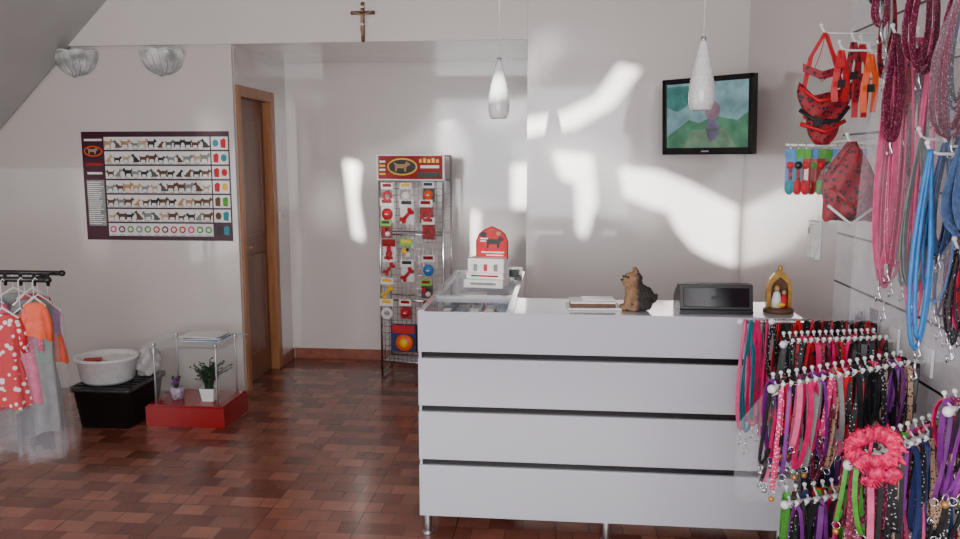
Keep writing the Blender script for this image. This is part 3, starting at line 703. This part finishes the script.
leash(b,.98,2.5,1.985,.78,PINK,.022,10,3,sp=.03); leash(b,.93,2.42,2.0,.72,PINK,.02,-10,1,sp=.03); leash(b,.985,2.47,1.985,.70,HOT,.012,20,2,sp=.035,rope=True)
leash(b,1.05,2.55,2.01,.62,PNKD,.02,0,2); leash(b,1.02,2.38,2.01,.84,PINK,.014,0,2,rope=True,sp=.025)
leash(b,.93,2.41,2.0,.30,MARP,.035,10,2,sp=.02); leash(b,.99,2.48,1.98,.26,REDP,.035,-10,2,sp=.02); leash(b,1.03,2.5,1.98,.4,MARP,.03,-10,2,sp=.03)
leash(b,1.05,2.55,2.01,.75,GRY,.016,10,2,sp=.03); leash(b,.955,2.43,1.99,.66,PINKD,.018,30,2,sp=.02)
def bag(b,x,y,z0,z1,w,d,m,seed=1,closed=.3):
    q=random.Random(seed); rg=[]
    ph=[q.uniform(0,6) for _ in range(4)]
    for i in range(16):
        t=i/15; z=z1+(z0-z1)*t; f=closed+(1-closed)*min(1,t*3.2) if t<.4 else 1
        rg.append([(x+w/2*f*math.cos(a)*(1+.08*math.sin(3*a+ph[0]+t*5)),y+d/2*f*math.sin(a)*(1+.3*math.sin(5*a+ph[1]+t*9)+.15*math.sin(9*a+ph[3]-t*14)),z+.01*math.sin(4*a+ph[2])) for a in [j*2*math.pi/36 for j in range(36)]])
    b.loft(rg,m,cap=False)
bag(b,.965,2.46,1.17,1.99,.18,.07,FILM2,1); bag(b,1.03,2.40,1.22,2.0,.13,.05,FILM,2)
b.finish()
b=B('patterned_scarf')
peg(b,2.78,1.70,.20); x,y=.955,2.78; rings=[]
for i in range(14):
    t=i/13; hw2=.012+.075*math.sin(min(1,t*1.3)*math.pi*.62); zc=1.71-.25*t
    rings.append([(x+hw2*math.cos(q),y+.02*math.sin(q)*(1+.6*math.sin(q*5+t*9)),zc+.015*math.sin(q*3)*t) for q in [j*math.pi/14 for j in range(28)]])
b.loft(rings,REDP); b.tube([(x-.06,y-.02,1.56),(x,y-.035,1.50),(x+.06,y-.02,1.55)],.006,REDG); b.tube([(x-.07,y-.02,1.50),(x,y-.035,1.44),(x+.07,y-.02,1.49)],.005,CREAM); bag(b,x,y-.01,1.35,1.71,.2,.07,FILM,5)
b.finish()
b=B('hanging_dog_leashes')
for (yy,zt,xx) in((2.15,1.66,.93),(2.22,1.68,1.0),(2.3,1.70,.97),(2.1,1.9,1.02),(2.2,2.08,1.0),(2.28,2.12,1.04),(2.62,2.18,.98),(2.75,2.2,1.03),(2.3,2.2,.95),(2.05,1.72,.98),(2.05,1.55,1.02),(2.25,1.47,1.03),(2.12,1.42,1.0),(2.55,2.22,.93),(2.45,2.16,.90)):
    peg(b,yy,zt,1.147-xx)
leash(b,.93,2.15,1.675,.56,BLUE,.016,25,1,rope=True,sp=.045); leash(b,.935,2.15,1.675,.50,BLUE,.016,0,1,rope=True,sp=.02)
leash(b,1.0,2.22,1.695,.30,DEN,.03,20,3,sp=.03); leash(b,.97,2.3,1.71,.44,GRY,.016,0,2,sp=.03); leash(b,1.0,2.2,2.09,.4,MARP,.03,10,3,sp=.035)
leash(b,1.04,2.28,2.13,.36,BLKD,.03,10,3,sp=.03); leash(b,.98,2.62,2.19,.2,GRY,.012,10,1,rope=True); leash(b,1.02,2.1,1.915,.35,RED,.02,10,2); leash(b,.95,2.3,2.21,.34,MARP,.03,10,3,sp=.03)
leash(b,1.03,2.75,2.21,.30,REDP,.02,0,2); leash(b,1.04,2.27,2.13,.5,NAVY,.02,0,2,sp=.03); leash(b,.98,2.05,1.735,.28,DEN,.03,0,3,sp=.035); leash(b,1.02,2.05,1.565,.35,REDP,.02,0,2,sp=.03)
leash(b,1.0,2.22,1.69,.44,BLUE,.012,0,1,rope=True,sp=.05); leash(b,1.02,2.12,1.91,.35,BLKS,.02,30,2)
for i,(m,l_) in enumerate(((NAVY,.28),(MARP,.3),(BLKS,.34),(DEN,.26),(GRY,.3))): leash(b,1.03+.018*i,2.25,1.485,l_,m,.016,U(0,40),2,sp=.02)
for i,(m,l_) in enumerate(((BLKD,.26),(HOT,.22),(NAVY,.28),(GRY,.3))): leash(b,1.0+.022*i,2.12,1.435,l_,m,.016,U(0,40),2,sp=.02)
leash(b,.93,2.55,2.235,.14,BLKD,.02,10,2); leash(b,.90,2.45,2.175,.16,MARP,.02,10,2,sp=.02)
bag(b,1.0,2.18,1.55,2.07,.13,.06,FILM,9); bag(b,1.03,2.17,1.12,1.45,.14,.06,FILM2,12)
b.finish()

b=B('leash_display_arm')
y=3.12; zt=1.035
b.cyl((1.14,y,zt),(.70,y-.02,zt),.008,CHR); b.bb(1.138,1.146,y-.04,y+.04,zt-.05,zt+.05,CHR); b.ell((.695,y-.02,zt),.012,PLW)
b.cyl((1.14,y-.14,zt+.03),(.78,y-.16,zt+.03),.008,CHR); b.bb(1.138,1.146,y-.18,y-.10,zt,zt+.08,CHR); b.ell((.775,y-.16,zt+.03),.012,PLW)
ms=[PINK,TEAL,HOT,BLKS,HOT,RED,NAVY,BLKD,RED,GRY,BLKS,HOT,BLKD,RED,BLUE,PINK,BLKS,REDP]
for i in range(18):
    leash(b,.712+i*.022,y-.02,zt+.008,U(.34,.54) if i<10 else U(.3,.42),ms[i%18],U(.012,.018),U(-30,60),2,sp=.022,rope=(i%4==0))
for i in range(20):
    leash(b,.785+i*.017,y-.158,zt+.038,U(.14,.34),[BLKD,RED,BLKS,REDP,BLKD,RED,BLKS][i%7],U(.010,.016),U(-30,60),2,sp=.018)
b.finish()

def rack(name,p0,p1,n_,mats,Lr,double=True,seed=0):
    random.seed(seed)
    b=B(name); p0=Vector(p0); p1=Vector(p1)
    b.cyl(p0,p1,.008,PLW); b.box(p0,(.008,.07,.09),PLW)
    b.ell(p1,.013,PLW)
    for i in range(n_):
        t=.11+.88*(i+.5)/n_; p=p0.lerp(p1,t)
        for s in((-1,1) if double else (-1,)):
            h=p+Vector((-.0,s*.045,.012)); b.tube([p,h,h+Vector((0,s*.01,.012))],.003,PLW,6); b.ell(h+Vector((0,s*.01,.015)),.0065,PLW,seg=8)
            b.ell(p+Vector((0,0,.0)),.0125,PLW,seg=10)
            for k in range(2):
                collar(b,h.x+U(-.008,.008),h.y+k*.012*s-.01*s,h.z+.004,U(*Lr),random.choice(mats),U(.009,.018),U(20,130),U(.012,.034))
    return b
P1=[BLKD,RED,HOT,PNKD,PUR,BLKS,REDP,PINK,LEO,BLKS,BLKD,GRY,MARP,BLKS]
b=rack('collar_display_rack',(1.142,2.55,1.03),(.62,2.33,.99),18,P1,(.16,.32),seed=3); b.finish()
b=rack('collar_display_rack',(1.142,2.2,.97),(.72,1.98,.90),16,[HOT,PUR,PINK,GRN,PNKD,PUR,BLKS,LEO,MARP,NAVY,BLKD,BLKS],(.16,.34),seed=4); b.finish()
b=rack('collar_display_rack',(1.142,2.80,1.04),(.76,2.74,1.03),16,[BLKD,RED,BLKS,REDP,BLKD,HOT,BLKS,MARP],(.14,.28),seed=5); b.finish()
b=rack('collar_display_rack',(1.142,2.42,.70),(.66,2.28,.66),15,P1+[GRN,LEO,BLKS,NAVY],(.18,.34),seed=6); b.finish()
b=rack('collar_display_rack',(1.142,2.12,.66),(.66,2.0,.60),16,P1+[GRN,LEO,BLKS,MARP],(.2,.36),seed=8); b.finish()
b=rack('collar_display_rack',(1.142,2.0,1.08),(.92,1.93,1.06),7,[HOT,BLKS,MARP,RED,PUR,BLKD],(.14,.26),seed=9); b.finish()
b=rack('collar_display_rack',(1.142,2.62,.72),(.78,2.6,.72),12,[BLKS,NAVY,BLKD,REDP,PUR],(.2,.36),seed=10); b.finish()
random.seed(11)
b=B('ruffled_harness')
c0=Vector((.745,1.90,.975)); RUF=mat('hot_pink_ruffle',(.75,.006,.10),.5,var=.4,scale=90)
def ruffle(fn,N,w,ph=0,loop=True):
    rg=[]
    for i in range(N+1):
        a=i/N; p=fn(a); nx=fn(a+.01)-fn(a-.01); nx.normalize(); out=Vector((nx.z,0,-nx.x))
        wv=math.sin(a*2*math.pi*16+ph); rg.append([p+out*(-w),p+Vector((0,-.004,0)),p+out*w*.6+Vector((0,.010*wv,0)),p+out*(w*(1.2+.25*math.sin(a*90)))+Vector((0,-.016*wv,0))])
    b.loft(rg,RUF,closed=False,cap=False)
f1=lambda a:c0+Vector((.045*math.cos(2*math.pi*a)*1.1,.012*math.sin(4*math.pi*a),.034*math.sin(2*math.pi*a)))
ruffle(f1,160,.014); ruffle(f1,160,.020,2); 
f2=lambda a:c0+Vector((-.04+.09*a,-.012,-.045+.02*math.sin(a*5)))
ruffle(f2,80,.014); f3=lambda a:c0+Vector((-.02+.05*a,-.016,-.065-.01*math.sin(a*6))); ruffle(f3,80,.012,1)
b.strap([f1(.25),c0+Vector((.0,.01,.04)),(.745,1.92,.955),(.745,1.94,.93)],.008,(1,0,0),RUF)
for s in(-1,1): b.ell(c0+Vector((s*.02+.02,-.03,-.05)),(.018,.01,.013),RUF,rot=ry(s*20))
b.ell(c0+Vector((.02,-.036,-.05)),.006,PNKD)
o=b.finish(); sd=o.modifiers.new('s','SOLIDIFY'); sd.thickness=.0015
b=B('plastic_accessory_bag')
b.tube([(.635,2.30,.99),(.63,2.34,.97),(.64,2.42,.94)],.003,PLW)
bag(b,.66,2.46,.60,.95,.2,.08,FILM2,4,.15)
for i in range(4): collar(b,.64+i*.018,2.46,.86,.20,[GRY,BLKS,PINK,NAVY][i],.010,U(0,90))
b.finish()

b=B('wall_intercom'); b.M=Matrix.Translation((XR-.001,3.75,1.29)); b.box((-.012,0,0),(.024,.12,.17),PLW); b.box((-.03,-.03,0),(.02,.035,.15),CREAM); b.box((-.026,.03,.04),(.004,.04,.03),GRY); b.finish(.003)

# ------------------------------------------------------------ lights
w=D.worlds.new('world'); C.scene.world=w; w.use_nodes=True; bg=w.node_tree.nodes['Background']; bg.inputs[0].default_value=(.55,.7,1,1); bg.inputs[1].default_value=.6
def sun(name,dx,dz,e,ang,c):
    l_=D.lights.new(name,'SUN'); l_.energy=e; l_.angle=math.radians(ang); l_.color=c
    o=D.objects.new(name,l_); col.objects.link(o); o.rotation_euler=Vector((dx,1,dz)).to_track_quat('-Z','Y').to_euler(); o.location=(-2,-6,3)
sun('sun',DX,DZ,14,.7,(1,.98,.95))
sun('sun_faint_copy_a',DX-.07,DZ+.03,1.6,1.8,(1,.96,.94))  # added weak sun, throws faint shifted copies of the sun patches
sun('sun_faint_copy_b',DX-.2,DZ-.02,1.6,2.2,(1,.96,.94))  # second added weak sun, more faint patches through the same openings
def area(name,loc,rot,sx,sy,p,c):
    l_=D.lights.new(name,'AREA'); l_.shape='RECTANGLE'; l_.size=sx; l_.size_y=sy; l_.energy=p; l_.color=c
    o=D.objects.new(name,l_); col.objects.link(o); o.location=loc; o.rotation_euler=[math.radians(a) for a in rot]
area('shopfront_daylight',(-.6,-1.4,1.75),(90,0,0),3.2,1.9,165,(.94,.96,1))
area('side_light',(-4.1,1.2,1.2),(90,0,-90),2.0,1.4,34,(.93,.95,1))  # unseen soft area lamp in front of the closed left wall
